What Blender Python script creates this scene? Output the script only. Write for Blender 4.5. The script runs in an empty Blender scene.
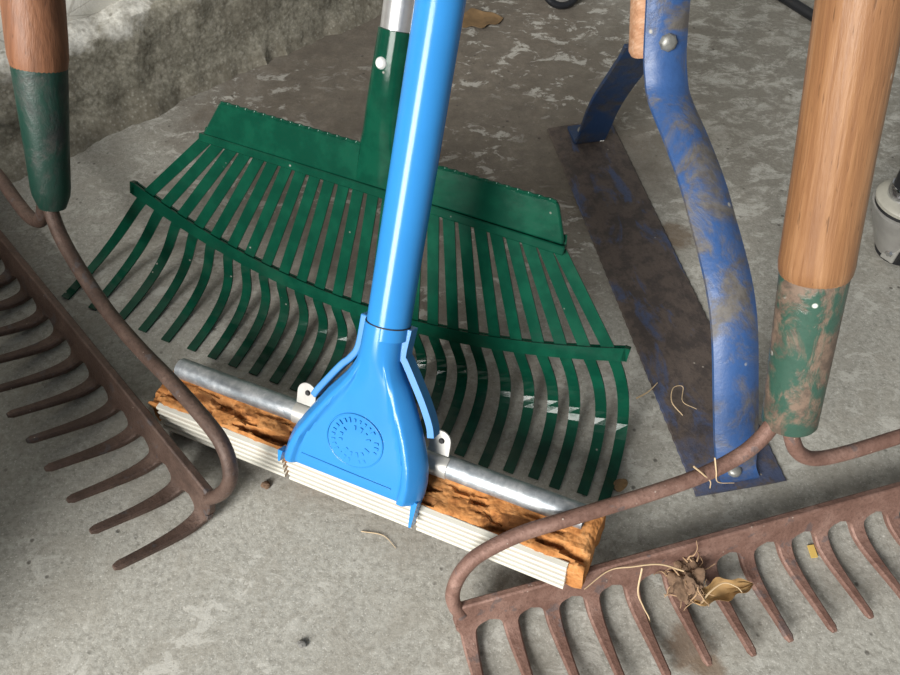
import bpy, bmesh, math, random
from mathutils import Vector, Matrix, noise
random.seed(7)
C = bpy.context.scene.collection
V = Vector
rad = math.radians

# ------------------------------------------------------------------ helpers
def lerp(a, b, t): return a + (b - a) * t
def sstep(a, b, x):
    t = max(0., min(1., (x - a) / (b - a))); return t * t * (3 - 2 * t)

def obj(name, bm, mat, parent=None, smooth=True, label=None, bevel=0):
    bmesh.ops.recalc_face_normals(bm, faces=bm.faces[:])
    me = bpy.data.meshes.new(name); bm.to_mesh(me); bm.free()
    me.materials.append(mat)
    if smooth:
        for p in me.polygons: p.use_smooth = True
    o = bpy.data.objects.new(name, me); C.objects.link(o)
    if parent: o.parent = parent
    if label: o['label'] = label
    if bevel:
        m = o.modifiers.new('bevel', 'BEVEL'); m.width = bevel; m.segments = 2; m.limit_method = 'ANGLE'; m.angle_limit = rad(40)
        m.harden_normals = False
    if smooth:
        me.set_sharp_from_angle(angle=rad(38))
    return o

def tag(o, label, cat, group=None, kind=None):
    o['label'] = label; o['category'] = cat
    if group: o['group'] = group
    if kind: o['kind'] = kind
    return o

def struct(name, bm, mat, smooth=True, label=None):
    o = obj(name, bm, mat, None, smooth, label); o['kind'] = 'structure'; return o

def thing(name, label, cat, loc=(0, 0, 0), axes=None, group=None):
    o = bpy.data.objects.new(name, None); C.objects.link(o); o.empty_display_size = .02
    m = Matrix.Translation(V(loc))
    if axes:
        u, v, w = axes
        m = m @ Matrix(((u.x, v.x, w.x, 0), (u.y, v.y, w.y, 0), (u.z, v.z, w.z, 0), (0, 0, 0, 1)))
    o.matrix_world = m
    return tag(o, label, cat, group)

def tool_axes(heading, elev):
    h = rad(heading); e = rad(elev)
    u = V((math.cos(h), math.sin(h), 0)); b = V((-u.y, u.x, 0))
    d = b * math.cos(e) + V((0, 0, math.sin(e)))
    return u, d, u.cross(d)

def catmull(pts, n=6):
    P = [V(p) for p in pts]; out = []
    for i in range(len(P) - 1):
        p0 = P[i - 1] if i else P[0] * 2 - P[1]
        p1, p2 = P[i], P[i + 1]
        p3 = P[i + 2] if i + 2 < len(P) else P[-1] * 2 - P[-2]
        for k in range(n):
            t = k / n
            out.append(.5 * ((2 * p1) + (p2 - p0) * t + (2 * p0 - 5 * p1 + 4 * p2 - p3) * t * t + (3 * p1 - p0 - 3 * p2 + p3) * t ** 3))
    out.append(P[-1]); return out

def tangents(P):
    T = []
    for i in range(len(P)):
        a = P[max(i - 1, 0)]; b = P[min(i + 1, len(P) - 1)]
        T.append((b - a).normalized())
    return T

def loft(bm, rings, cap=True, close=True):
    R = [[bm.verts.new(p) for p in r] for r in rings]
    n = len(R[0])
    for a, b in zip(R, R[1:]):
        for i in range(n if close else n - 1):
            j = (i + 1) % n
            bm.faces.new((a[i], a[j], b[j], b[i]))
    if cap and close:
        bm.faces.new(R[0][::-1]); bm.faces.new(R[-1])
    return R

def sweep(bm, path, prof, side, cap=True):
    """prof(i, t) -> list of (a, b): a along the side vector, b along tangent x side."""
    P = [V(p) for p in path]; T = tangents(P); rings = []
    for i, p in enumerate(P):
        s = side(i) if callable(side) else V(side)
        s = (s - T[i] * s.dot(T[i])).normalized()
        w = T[i].cross(s)
        rings.append([p + s * a + w * b for a, b in prof(i, i / (len(P) - 1))])
    return loft(bm, rings, cap)

def circ(r, n=16, r2=None):
    r2 = r2 or r
    return [(r * math.cos(2 * math.pi * k / n), r2 * math.sin(2 * math.pi * k / n)) for k in range(n)]
def rect(w, h): return [(-w, -h), (w, -h), (w, h), (-w, h)]

def tube(bm, path, r, n=14, side=None):
    P = [V(p) for p in path]; T = tangents(P)
    s = V(side) if side else (V((0, 0, 1)) if abs(T[0].z) < .9 else V((1, 0, 0)))
    rings = []
    for i, p in enumerate(P):
        s = (s - T[i] * s.dot(T[i])).normalized(); w = T[i].cross(s)
        rr = r(i / (len(P) - 1)) if callable(r) else r
        rings.append([p + s * a + w * b for a, b in circ(rr, n)])
    return loft(bm, rings)

def lathe(bm, prof, origin=(0, 0, 0), axis=(0, 0, 1), n=32):
    """prof: list of (r, h)"""
    ax = V(axis).normalized(); s = ax.orthogonal().normalized(); w = ax.cross(s); o = V(origin)
    rings = [[o + ax * h + (s * math.cos(2 * math.pi * k / n) + w * math.sin(2 * math.pi * k / n)) * max(r, 1e-5) for k in range(n)] for r, h in prof]
    return loft(bm, rings)

def box(bm, lo, hi):
    x0, y0, z0 = lo; x1, y1, z1 = hi
    v = [bm.verts.new(p) for p in ((x0, y0, z0), (x1, y0, z0), (x1, y1, z0), (x0, y1, z0), (x0, y0, z1), (x1, y0, z1), (x1, y1, z1), (x0, y1, z1))]
    for f in ((3, 2, 1, 0), (4, 5, 6, 7), (0, 1, 5, 4), (1, 2, 6, 5), (2, 3, 7, 6), (3, 0, 4, 7)): bm.faces.new([v[i] for i in f])

def plate(bm, outline, n0, n1, fn=None):
    """outline [(a, b)] extruded from n0 to n1; fn maps (a, b, n) to a point"""
    fn = fn or (lambda a, b, n: V((a, b, n)))
    lo = [bm.verts.new(fn(a, b, n0)) for a, b in outline]; hi = [bm.verts.new(fn(a, b, n1)) for a, b in outline]
    bm.faces.new(lo[::-1]); bm.faces.new(hi)
    k = len(lo)
    for i in range(k):
        j = (i + 1) % k; bm.faces.new((lo[i], lo[j], hi[j], hi[i]))

def B(): return bmesh.new()

# ------------------------------------------------------------------ materials
class N:
    def __init__(s, name):
        s.m = bpy.data.materials.new(name); s.m.use_nodes = True; s.t = s.m.node_tree
        s.b = s.t.nodes['Principled BSDF']; s.c = s.t.nodes.new('ShaderNodeTexCoord').outputs['Object']
    def n(s, ty, **kw):
        x = s.t.nodes.new('ShaderNode' + ty)
        for k, v in kw.items(): setattr(x, k, v)
        return x
    def l(s, a, b): s.t.links.new(a, b)
    def put(s, sock, v):
        if isinstance(v, bpy.types.NodeSocket): s.l(v, sock)
        elif isinstance(v, (tuple, list)) and sock.type == 'RGBA': sock.default_value = (*v[:3], 1)
        else: sock.default_value = v
    def map(s, scale=(1, 1, 1), loc=(0, 0, 0), rot=(0, 0, 0), src=None):
        x = s.n('Mapping'); s.l(src or s.c, x.inputs['Vector']); x.inputs['Scale'].default_value = scale
        x.inputs['Location'].default_value = loc; x.inputs['Rotation'].default_value = rot; return x.outputs[0]
    def noise(s, scale, detail=4, rough=.55, dist=0, src=None):
        x = s.n('TexNoise'); s.l(src or s.c, x.inputs['Vector'])
        x.inputs['Scale'].default_value = scale; x.inputs['Detail'].default_value = detail
        x.inputs['Roughness'].default_value = rough; x.inputs['Distortion'].default_value = dist
        return x.outputs['Fac']
    def voro(s, scale, src=None, feature='F1'):
        x = s.n('TexVoronoi', feature=feature); s.l(src or s.c, x.inputs['Vector']); x.inputs['Scale'].default_value = scale
        return x.outputs['Distance']
    def ramp(s, fac, stops):
        x = s.n('ValToRGB'); s.put(x.inputs[0], fac); e = x.color_ramp.elements
        while len(e) < len(stops): e.new(.5)
        for i, (p, c) in enumerate(stops):
            e[i].position = p; e[i].color = (*c[:3], 1) if isinstance(c, (tuple, list)) else (c, c, c, 1)
        return x.outputs[0]
    def step(s, fac, a, b):
        x = s.n('MapRange', interpolation_type='SMOOTHSTEP'); s.put(x.inputs[0], fac)
        x.inputs[1].default_value = a; x.inputs[2].default_value = b; return x.outputs[0]
    def math(s, op, a, b=0.):
        x = s.n('Math', operation=op); s.put(x.inputs[0], a); s.put(x.inputs[1], b); return x.outputs[0]
    def mix(s, fac, a, b, mode='MIX'):
        x = s.n('Mix', data_type='RGBA', blend_type=mode); s.put(x.inputs[0], fac); s.put(x.inputs[6], a); s.put(x.inputs[7], b); return x.outputs[2]
    def bump(s, h, dist=.001, strength=1., prev=None):
        x = s.n('Bump'); s.put(x.inputs['Height'], h); x.inputs['Distance'].default_value = dist; x.inputs['Strength'].default_value = strength
        if prev: s.l(prev, x.inputs['Normal'])
        return x.outputs[0]
    def out(s, col=None, rough=None, metal=None, nrm=None, spec=None, coat=None):
        if col is not None: s.put(s.b.inputs['Base Color'], col)
        if rough is not None: s.put(s.b.inputs['Roughness'], rough)
        if metal is not None: s.put(s.b.inputs['Metallic'], metal)
        if spec is not None: s.put(s.b.inputs['Specular IOR Level'], spec)
        if coat is not None: s.put(s.b.inputs['Coat Weight'], coat); s.b.inputs['Coat Roughness'].default_value = .12
        if nrm is not None: s.l(nrm, s.b.inputs['Normal'])
        return s.m

def m_floor():
    k = N('concrete_floor')
    # flow-like trowel warp
    big = k.noise(5, 6, .6)
    mid = k.noise(26, 6, .65, .6)
    fine = k.noise(230, 4, .7)
    grit = k.noise(620, 2, .6)
    base = k.ramp(fine, [(.3, (.215, .206, .180)), (.5, (.315, .306, .272)), (.72, (.40, .39, .352))])
    base = k.mix(k.step(grit, .58, .70), base, (.47, .46, .42))
    base = k.mix(k.math('MULTIPLY', k.step(mid, .46, .60), .38), base, (.26, .242, .205))
    # brown trodden dirt against the far wall, ragged edge
    sep = k.n('SeparateXYZ'); k.l(k.c, sep.inputs[0])
    dx = k.math('SUBTRACT', sep.outputs[0], -.02); dy = k.math('SUBTRACT', sep.outputs[1], .74)
    rr = k.math('SQRT', k.math('ADD', k.math('MULTIPLY', k.math('MULTIPLY', dx, dx), 1.5), k.math('MULTIPLY', k.math('MULTIPLY', dy, dy), .8)))
    warp = k.math('ADD', rr, k.math('MULTIPLY', k.math('SUBTRACT', k.noise(14, 6, .65), .5), .34))
    dirt = k.math('SUBTRACT', 1., k.step(warp, .20, .42))
    dcol = k.ramp(k.noise(60, 6, .7), [(.3, (.080, .064, .050)), (.55, (.122, .100, .078)), (.75, (.185, .158, .128))])
    base = k.mix(k.math('MULTIPLY', dirt, .85), base, dcol)
    # pale flaked skin and dark streaks
    st = k.noise(38, 7, .72, .5, k.map((1, 1.5, 1), rot=(0, 0, .35)))
    flake = k.math('MULTIPLY', k.step(st, .54, .60), k.step(k.noise(5.5, 3, .5, 0, k.map(loc=(3.1, 1.3, 0))), .40, .54))
    base = k.mix(k.math('MULTIPLY', flake, .7), base, (.46, .45, .41))
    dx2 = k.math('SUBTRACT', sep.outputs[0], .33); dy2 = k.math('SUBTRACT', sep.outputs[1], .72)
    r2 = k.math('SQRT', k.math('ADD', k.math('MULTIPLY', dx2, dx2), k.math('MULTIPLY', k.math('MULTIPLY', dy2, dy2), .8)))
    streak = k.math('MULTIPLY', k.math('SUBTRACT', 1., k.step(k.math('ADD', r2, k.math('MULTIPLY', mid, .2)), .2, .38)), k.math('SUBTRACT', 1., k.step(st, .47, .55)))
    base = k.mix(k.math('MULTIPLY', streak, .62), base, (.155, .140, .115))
    # pits and dark specks
    vd = k.voro(70); speck = k.math('MULTIPLY', k.math('SUBTRACT', 1., k.step(vd, .05, .14)), k.step(k.noise(9, 2), .45, .6))
    base = k.mix(k.math('MULTIPLY', speck, .75), base, (.06, .053, .045))
    vd2 = k.voro(260); base = k.mix(k.math('MULTIPLY', k.math('SUBTRACT', 1., k.step(vd2, .08, .2)), .45), base, (.15, .14, .12))
    # two old stains near the front rake
    def spot(x, y, r, c, a, b):
        v = k.n('VectorMath', operation='DISTANCE'); k.l(k.c, v.inputs[0]); v.inputs[1].default_value = (x, y, 0)
        f = k.math('ADD', v.outputs[1], k.math('MULTIPLY', k.math('SUBTRACT', k.noise(90, 5, .7), .5), r * 1.3))
        return k.mix(k.math('MULTIPLY', k.math('SUBTRACT', 1., k.step(f, r * .4, r)), a), b, c)
    base = spot(.149, .136, .020, (.165, .115, .08), .85, base)
    base = spot(.158, .122, .014, (.18, .13, .09), .8, base)
    base = spot(-.09, .26, .03, (.33, .27, .22), .4, base)
    base = spot(.20, .49, .022, (.13, .085, .05), .7, base)
    base = spot(.165, .41, .012, (.13, .085, .05), .55, base)
    h = k.math('ADD', k.math('MULTIPLY', fine, .5), k.math('MULTIPLY', mid, 1.2))
    nb = k.bump(h, .0014, .7, k.bump(k.math('SUBTRACT', k.math('MULTIPLY', st, .4), k.math('MULTIPLY', speck, .6)), .0022, .4))
    return k.out(base, k.math('ADD', .72, k.math('MULTIPLY', mid, .25)), 0, nb, .3)

def m_plinth():
    k = N('rough_plinth_concrete')
    fine = k.noise(170, 5, .7); mid = k.noise(22, 6, .65)
    sep = k.n('SeparateXYZ'); k.l(k.c, sep.inputs[0])
    base = k.ramp(fine, [(.3, (.125, .115, .088)), (.52, (.235, .222, .178)), (.70, (.36, .34, .285))])
    base = k.mix(k.math('MULTIPLY', k.step(mid, .5, .62), .45), base, (.11, .098, .075))
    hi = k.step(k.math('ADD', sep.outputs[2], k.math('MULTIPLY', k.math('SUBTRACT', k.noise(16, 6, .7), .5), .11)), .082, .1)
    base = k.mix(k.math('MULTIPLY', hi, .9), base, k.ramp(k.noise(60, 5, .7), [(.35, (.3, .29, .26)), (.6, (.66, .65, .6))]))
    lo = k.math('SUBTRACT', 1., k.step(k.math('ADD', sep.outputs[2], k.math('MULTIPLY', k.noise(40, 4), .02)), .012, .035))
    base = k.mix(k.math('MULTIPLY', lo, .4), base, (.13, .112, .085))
    g = k.voro(210); g2 = k.voro(75)
    base = k.mix(k.math('MULTIPLY', k.math('SUBTRACT', 1., k.step(g, .12, .34)), .5), base, (.36, .345, .30))
    base = k.mix(k.math('MULTIPLY', k.math('SUBTRACT', 1., k.step(g2, .08, .22)), .55), base, (.11, .10, .078))
    return k.out(base, .92, 0, k.bump(k.math('ADD', k.math('SUBTRACT', k.math('MULTIPLY', mid, 1.2), k.math('MULTIPLY', g, .35)), k.math('ADD', k.math('MULTIPLY', g2, .35), k.math('MULTIPLY', fine, .4))), .0017, .6), .2)

def m_white_wall():
    k = N('flaking_white_paint')
    f = k.noise(30, 6, .7, .5)
    base = k.mix(k.step(f, .56, .66), (.66, .645, .59), (.36, .33, .26))
    cr = k.voro(24, k.map((1, 1, 3)), 'DISTANCE_TO_EDGE')
    base = k.mix(k.math('MULTIPLY', k.math('SUBTRACT', 1., k.step(cr, .01, .04)), .4), base, (.2, .18, .14))
    return k.out(base, .7, 0, k.bump(f, .002, .6))

def m_wood(name, c0, c1, c2, rough=.42, ring=26):
    k = N(name)
    st = k.noise(1., 6, .6, .3, k.map((170, 9, 170)))
    big = k.noise(1., 4, .55, .4, k.map((60, 5, 60)))
    w = k.n('TexWave', wave_type='RINGS', rings_direction='Y'); k.l(k.map((1, .07, 1), loc=(.012, 0, .01)), w.inputs[0]); w.inputs['Scale'].default_value = ring * 5
    w.inputs['Distortion'].default_value = 5; w.inputs['Detail'].default_value = 3; w.inputs['Detail Scale'].default_value = 1.2
    base = k.ramp(st, [(.3, c0), (.5, c1), (.7, c2)])
    base = k.mix(k.math('MULTIPLY', k.step(big, .45, .68), .35), base, c2)
    base = k.mix(k.math('MULTIPLY', k.step(k.noise(32, 5, .65, .3, k.map((1, .5, 1))), .47, .66), .38), base, c0)
    base = k.mix(k.math('MULTIPLY', k.step(w.outputs['Fac'], .55, 1.), .28), base, c0)
    pit = k.noise(1., 3, .6, 0, k.map((600, 60, 600)))
    base = k.mix(k.math('MULTIPLY', k.step(pit, .62, .72), .6), base, tuple(x * .45 for x in c0))
    fl = k.voro(55, k.map((1, .6, 1))); base = k.mix(k.math('MULTIPLY', k.math('SUBTRACT', 1., k.step(fl, .03, .07)), .6), base, (.7, .66, .58))
    return k.out(base, rough, 0, k.bump(k.math('ADD', st, k.math('MULTIPLY', pit, -.6)), .0007, .8), .45)

def m_worn(name, paint, under, under2, lo, hi, rough=.38, scale=38, fleck=None, stretch=(1, .6, 1), metal=0.):
    k = N(name)
    n1 = k.noise(scale, 7, .68, .5, k.map(stretch)); fine = k.noise(260, 4, .65)
    u = k.mix(k.step(k.noise(90, 5, .7), .42, .6), under, under2)
    p = k.mix(k.math('MULTIPLY', k.step(fine, .45, .7), .3), paint, tuple(x * .6 for x in paint))
    f = k.step(n1, lo, hi)
    base = k.mix(f, p, u)
    if fleck:
        v = k.voro(62); base = k.mix(k.math('MULTIPLY', k.math('SUBTRACT', 1., k.step(v, .06, .13)), k.step(k.noise(35, 2), .5, .58)), base, fleck)
    r = k.math('ADD', rough, k.math('MULTIPLY', f, .25))
    return k.out(base, r, metal, k.bump(k.math('ADD', k.math('MULTIPLY', f, -.5), k.math('MULTIPLY', fine, .4)), .0006, .8), .5)

def m_blade():
    k = N('rusted_blade_steel')
    n1 = k.noise(26, 7, .68, .5, k.map((.6, 1.5, 1))); fine = k.noise(300, 4, .65)
    sep = k.n('SeparateXYZ'); k.l(k.c, sep.inputs[0])
    near = k.math('SUBTRACT', 1., k.step(k.math('ADD', sep.outputs[0], k.math('MULTIPLY', k.math('SUBTRACT', n1, .5), .12)), .015, .06))
    u = k.mix(k.step(k.noise(70, 5, .7), .42, .6), (.105, .082, .070), (.062, .050, .046))
    f = k.math('MAXIMUM', k.math('MULTIPLY', near, k.step(k.noise(60, 5, .7), .36, .56)), k.math('SUBTRACT', 1., k.step(n1, .38, .48)))
    base = k.mix(k.math('MULTIPLY', f, .8), u, (.060, .085, .165))
    base = k.mix(k.math('MULTIPLY', k.step(fine, .5, .7), .3), base, (.03, .026, .025))
    v = k.voro(90); base = k.mix(k.math('MULTIPLY', k.math('SUBTRACT', 1., k.step(v, .05, .1)), k.step(k.noise(35, 2), .54, .6)), base, (.32, .28, .24))
    return k.out(base, .6, .2, k.bump(k.math('ADD', fine, n1), .0006, .8), .4)

def m_rust(name, c0, c1, c2, rough=.5, fleck=(.42, .34, .29)):
    k = N(name)
    n1 = k.noise(48, 7, .7, .4); fine = k.noise(420, 4, .7)
    base = k.ramp(n1, [(.3, c0), (.5, c1), (.68, c2)])
    base = k.mix(k.math('MULTIPLY', k.step(fine, .48, .68), .4), base, tuple(x * .55 for x in c0))
    bl = k.step(k.noise(75, 3, .6), .60, .66)
    base = k.mix(k.math('MULTIPLY', bl, .5), base, (.09, .088, .095))
    v = k.voro(150); base = k.mix(k.math('MULTIPLY', k.math('SUBTRACT', 1., k.step(v, .05, .1)), k.step(k.noise(60, 2), .5, .6)), base, fleck)
    return k.out(base, k.math('ADD', rough, k.math('MULTIPLY', fine, .2)), .25, k.bump(k.math('ADD', fine, n1), .0007, .8), .5)

def m_plain(name, col, rough=.4, metal=0., nscale=0, namp=.25, bump=0., coat=None, spec=.5):
    k = N(name); c = col; nb = None
    if nscale:
        f = k.noise(nscale, 5, .6)
        c = k.mix(k.math('MULTIPLY', k.step(f, .4, .66), namp), col, tuple(x * .5 for x in col))
        if bump: nb = k.bump(f, bump, .7)
    return k.out(c, rough, metal, nb, spec, coat)

def m_galv():
    k = N('galvanised_steel')
    f = k.noise(130, 5, .65, .4); v = k.noise(38, 3, .5)
    c = k.ramp(f, [(.35, (.30, .33, .36)), (.5, (.42, .45, .48)), (.66, (.60, .62, .64))])
    return k.out(c, k.math('ADD', .28, k.math('MULTIPLY', v, .3)), .75, k.bump(f, .0003, .6))

def m_sponge():
    k = N('orange_cellulose_sponge')
    n1 = k.noise(95, 6, .7, .5); n2 = k.noise(34, 6, .65, .4, k.map((.6, 1.6, 1)))
    base = k.ramp(n1, [(.3, (.30, .115, .036)), (.5, (.46, .200, .066)), (.7, (.56, .29, .12))])
    sep = k.n('SeparateXYZ'); k.l(k.c, sep.inputs[0])
    band = k.math('ABSOLUTE', k.math('SUBTRACT', sep.outputs[1], .017))
    f = k.math('MULTIPLY', k.step(n2, .49, .57), k.math('SUBTRACT', 1., k.step(band, .004, .012)))
    base = k.mix(k.math('MULTIPLY', f, .85), base, (.10, .036, .012))
    v = k.voro(330); base = k.mix(k.math('MULTIPLY', k.math('SUBTRACT', 1., k.step(v, .1, .3)), .4), base, (.22, .08, .02))
    return k.out(base, .9, 0, k.bump(k.math('SUBTRACT', n1, v), .0009, .7), .15)

def m_green_enamel():
    k = N('green_enamel')
    f = k.noise(60, 4, .6); d = k.noise(12, 5, .6)
    c = k.mix(k.step(f, .4, .65), (.0025, .040, .023), (.004, .055, .031))
    v = k.voro(85); c = k.mix(k.math('MULTIPLY', k.math('SUBTRACT', 1., k.step(v, .04, .09)), k.step(k.noise(45, 2), .52, .6)), c, (.28, .27, .24))
    c = k.mix(k.math('MULTIPLY', k.step(d, .55, .75), .25), c, (.05, .06, .045))
    return k.out(c, .13, 0, k.bump(k.noise(55, 3), .0005, .35), .2)

MAT = dict(
    floor=m_floor(), plinth=m_plinth(), white=m_white_wall(),
    wood=m_wood('weathered_ash_wood', (.18, .080, .035), (.255, .124, .054), (.335, .180, .090)),
    darkwood=m_wood('reddish_worn_wood', (.11, .045, .022), (.20, .083, .040), (.27, .125, .066), .5),
    rawwood=m_wood('raw_orange_wood', (.42, .20, .10), (.62, .34, .20), (.72, .48, .33), .7),
    ferr_r=m_worn('chipped_green_paint', (.034, .085, .062), (.18, .125, .092), (.10, .072, .055), .43, .57, .3, 55, (.8, .8, .75)),
    ferr_l=m_worn('dull_green_paint', (.008, .040, .028), (.022, .027, .025), (.05, .048, .042), .42, .62, .42, 30, (.3, .3, .27)),
    rust_r=m_rust('pink_brown_rust', (.135, .070, .052), (.205, .115, .089), (.285, .175, .140)),
    rust_l=m_rust('dark_brown_rust', (.062, .038, .029), (.097, .060, .046), (.140, .090, .070), .45),
    green=m_green_enamel(),
    alu=m_plain('bright_aluminium', (.72, .72, .73), .3, .9, 200, .15),
    rivet=m_plain('bright_rivet', (.85, .85, .84), .3, .3),
    chrome=m_plain('chrome', (.72, .73, .75), .15, 1.),
    blue=m_plain('gloss_blue_enamel', (.030, .215, .54), .2, 0, 30, .10, .0001, None, .32),
    bluearm=m_plain('blue_lever_paint', (.042, .210, .50), .32, 0, 60, .2),
    galv=m_galv(), zinc=m_plain('zinc_plate', (.56, .55, .52), .38, .6, 90, .3),
    dark=m_plain('dark_recess', (.012, .012, .013), .7), black=m_plain('black_rubber', (.010, .011, .014), .45, 0, 80, .3),
    sponge=m_sponge(), strip=m_plain('ribbed_white_plastic', (.60, .58, .51), .5, 0, 45, .14, .0002),
    whip=m_worn('worn_blue_paint', (.030, .082, .225), (.120, .110, .100), (.085, .076, .070), .43, .62, .4, 26, (.4, .38, .33), (1, 1, 1)),
    whipdark=m_worn('dark_blue_paint', (.010, .032, .088), (.04, .038, .038), (.03, .03, .034), .44, .62, .5, 26, None, (1, 1, 1)),
    blade=m_blade(),
    steel=m_plain('dull_bolt_steel', (.30, .30, .28), .5, .6, 160, .5, .0006),
    casting=m_plain('grey_cast_metal', (.34, .33, .31), .35, .3, 60, .35, .0006),
    cream=m_plain('cream_plastic', (.40, .385, .33), .45, 0, 60, .3),
    leaf=m_plain('dry_brown_leaf', (.21, .13, .06), .75, 0, 70, .6, .0006),
    leafgold=m_plain('dry_golden_leaf', (.36, .22, .09), .7, 0, 90, .6, .0006),
    straw=m_plain('dry_straw', (.58, .43, .26), .6, 0, 120, .3), root=m_plain('dry_root_fibre', (.40, .26, .15), .8, 0, 120, .4),
    soil=m_plain('dry_soil', (.17, .105, .065), .95, 0, 160, .6, .001), stone=m_plain('grey_stone', (.16, .155, .145), .85, 0, 120, .5, .001),
    yellow=m_plain('yellow_chip', (.55, .38, .10), .7), fluff=m_plain('pale_lint', (.62, .60, .55), .8),
)

# ------------------------------------------------------------------ the setting
bm = B()
vs = [bm.verts.new(p) for p in ((-3, -3.2, 0), (3, -3.2, 0), (3, 3.2, 0), (-3, 3.2, 0))]; bm.faces.new(vs)
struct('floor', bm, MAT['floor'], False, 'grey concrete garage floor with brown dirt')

WO = V((-.3718, .6182, 0)); WT = V((.7597, .6503, 0)); WN = V((.6503, -.7597, 0))   # wall line, direction, into the room
def wallp(s, o, z): return WO + WT * s + WN * o + V((0, 0, z))
bm = B()
prof = [(.016, -.004), (.012, .004), (.008, .010), (.004, .018)] + [(.0, .026 + .0072 * i) for i in range(10)] + [(-.002, .097), (-.008, .101), (-.016, .1025), (-.026, .103), (-.038, .103)]
ns = 330; grid = []
for i in range(ns + 1):
    s = -.85 + 2.2 * i / ns; col = []
    for j, (o, z) in enumerate(prof):
        p = wallp(s, o, z)
        a = noise.fractal(p * 34, 1., 2.2, 4) * .0035 + noise.fractal(p * 120, 1., 2.2, 2) * .0013
        low = 1 - sstep(.0, .03, z)
        lump = max(0, noise.noise(V((s * 85, z * 60, 3)))) * .007 * (1 - sstep(.004, .03, z)) + max(0, noise.noise(V((s * 17, 1, 7)))) * .012 * low
        sag = -.014 * math.sin(math.pi * max(0, min(1, s / .4))) * low * 0.5
        chip = max(0, noise.noise(V((s * 22, 5, 1)))) * .018 * sstep(.085, .102, z)
        col.append(bm.verts.new(p + WN * (a + lump + sag - chip * .6) + V((0, 0, a * .5 - chip * .5 if z > .08 else 0))))
    grid.append(col)
for a, b in zip(grid, grid[1:]):
    for j in range(len(prof) - 1): bm.faces.new((a[j], b[j], b[j + 1], a[j + 1]))
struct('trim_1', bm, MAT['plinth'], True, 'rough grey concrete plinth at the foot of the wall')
bm = B(); grid = []
prof2 = [(-.024, .098), (-.020, .108), (-.021, .128), (-.023, .134), (-.031, .136), (-.034, .142), (-.033, .26), (-.044, .262), (-.044, .5), (-.044, 2.3), (-.14, 2.3), (-.14, .0)]
for i in range(161):
    s = -.85 + 2.2 * i / 160
    grid.append([bm.verts.new(wallp(s, o, z) + WN * (noise.fractal(wallp(s, o, z) * 30, 1, 2, 3) * .003 if z < .3 else 0)) for o, z in prof2])
for a, b in zip(grid, grid[1:]):
    for j in range(len(prof2) - 1): bm.faces.new((a[j], b[j], b[j + 1], a[j + 1]))
struct('wall_left', bm, MAT['white'], True, 'flaking white painted wall above the plinth')

bm = B()  # unseen jamb, added to hold back door light on the left
for v_ in [0]:
    q8 = [wallp(a, o, z) for z in (0, 2.3) for a, o in ((-.86, -.02), (-.72, -.02), (-.72, .16), (-.86, .16))]
    vv = [bm.verts.new(p) for p in q8]
    for f in ((3, 2, 1, 0), (4, 5, 6, 7), (0, 1, 5, 4), (1, 2, 6, 5), (2, 3, 7, 6), (3, 0, 4, 7)): bm.faces.new([vv[i] for i in f])
struct('jamb_light_blocker', bm, MAT['white'], False, 'added white jamb out of view, blocking part of the door light')
bm = B()  # unseen low block, added to cast soft shade at lower left
q8 = [wallp(a, o, z) for z in (0, .27) for a, o in ((-.60, .02), (-.37, .02), (-.37, .45), (-.60, .45))]
vv = [bm.verts.new(p) for p in q8]
for f in ((3, 2, 1, 0), (4, 5, 6, 7), (0, 1, 5, 4), (1, 2, 6, 5), (2, 3, 7, 6), (3, 0, 4, 7)): bm.faces.new([vv[i] for i in f])
struct('step_shade_blocker', bm, MAT['plinth'], False, 'added concrete block out of view, shading the floor at lower left')

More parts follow.
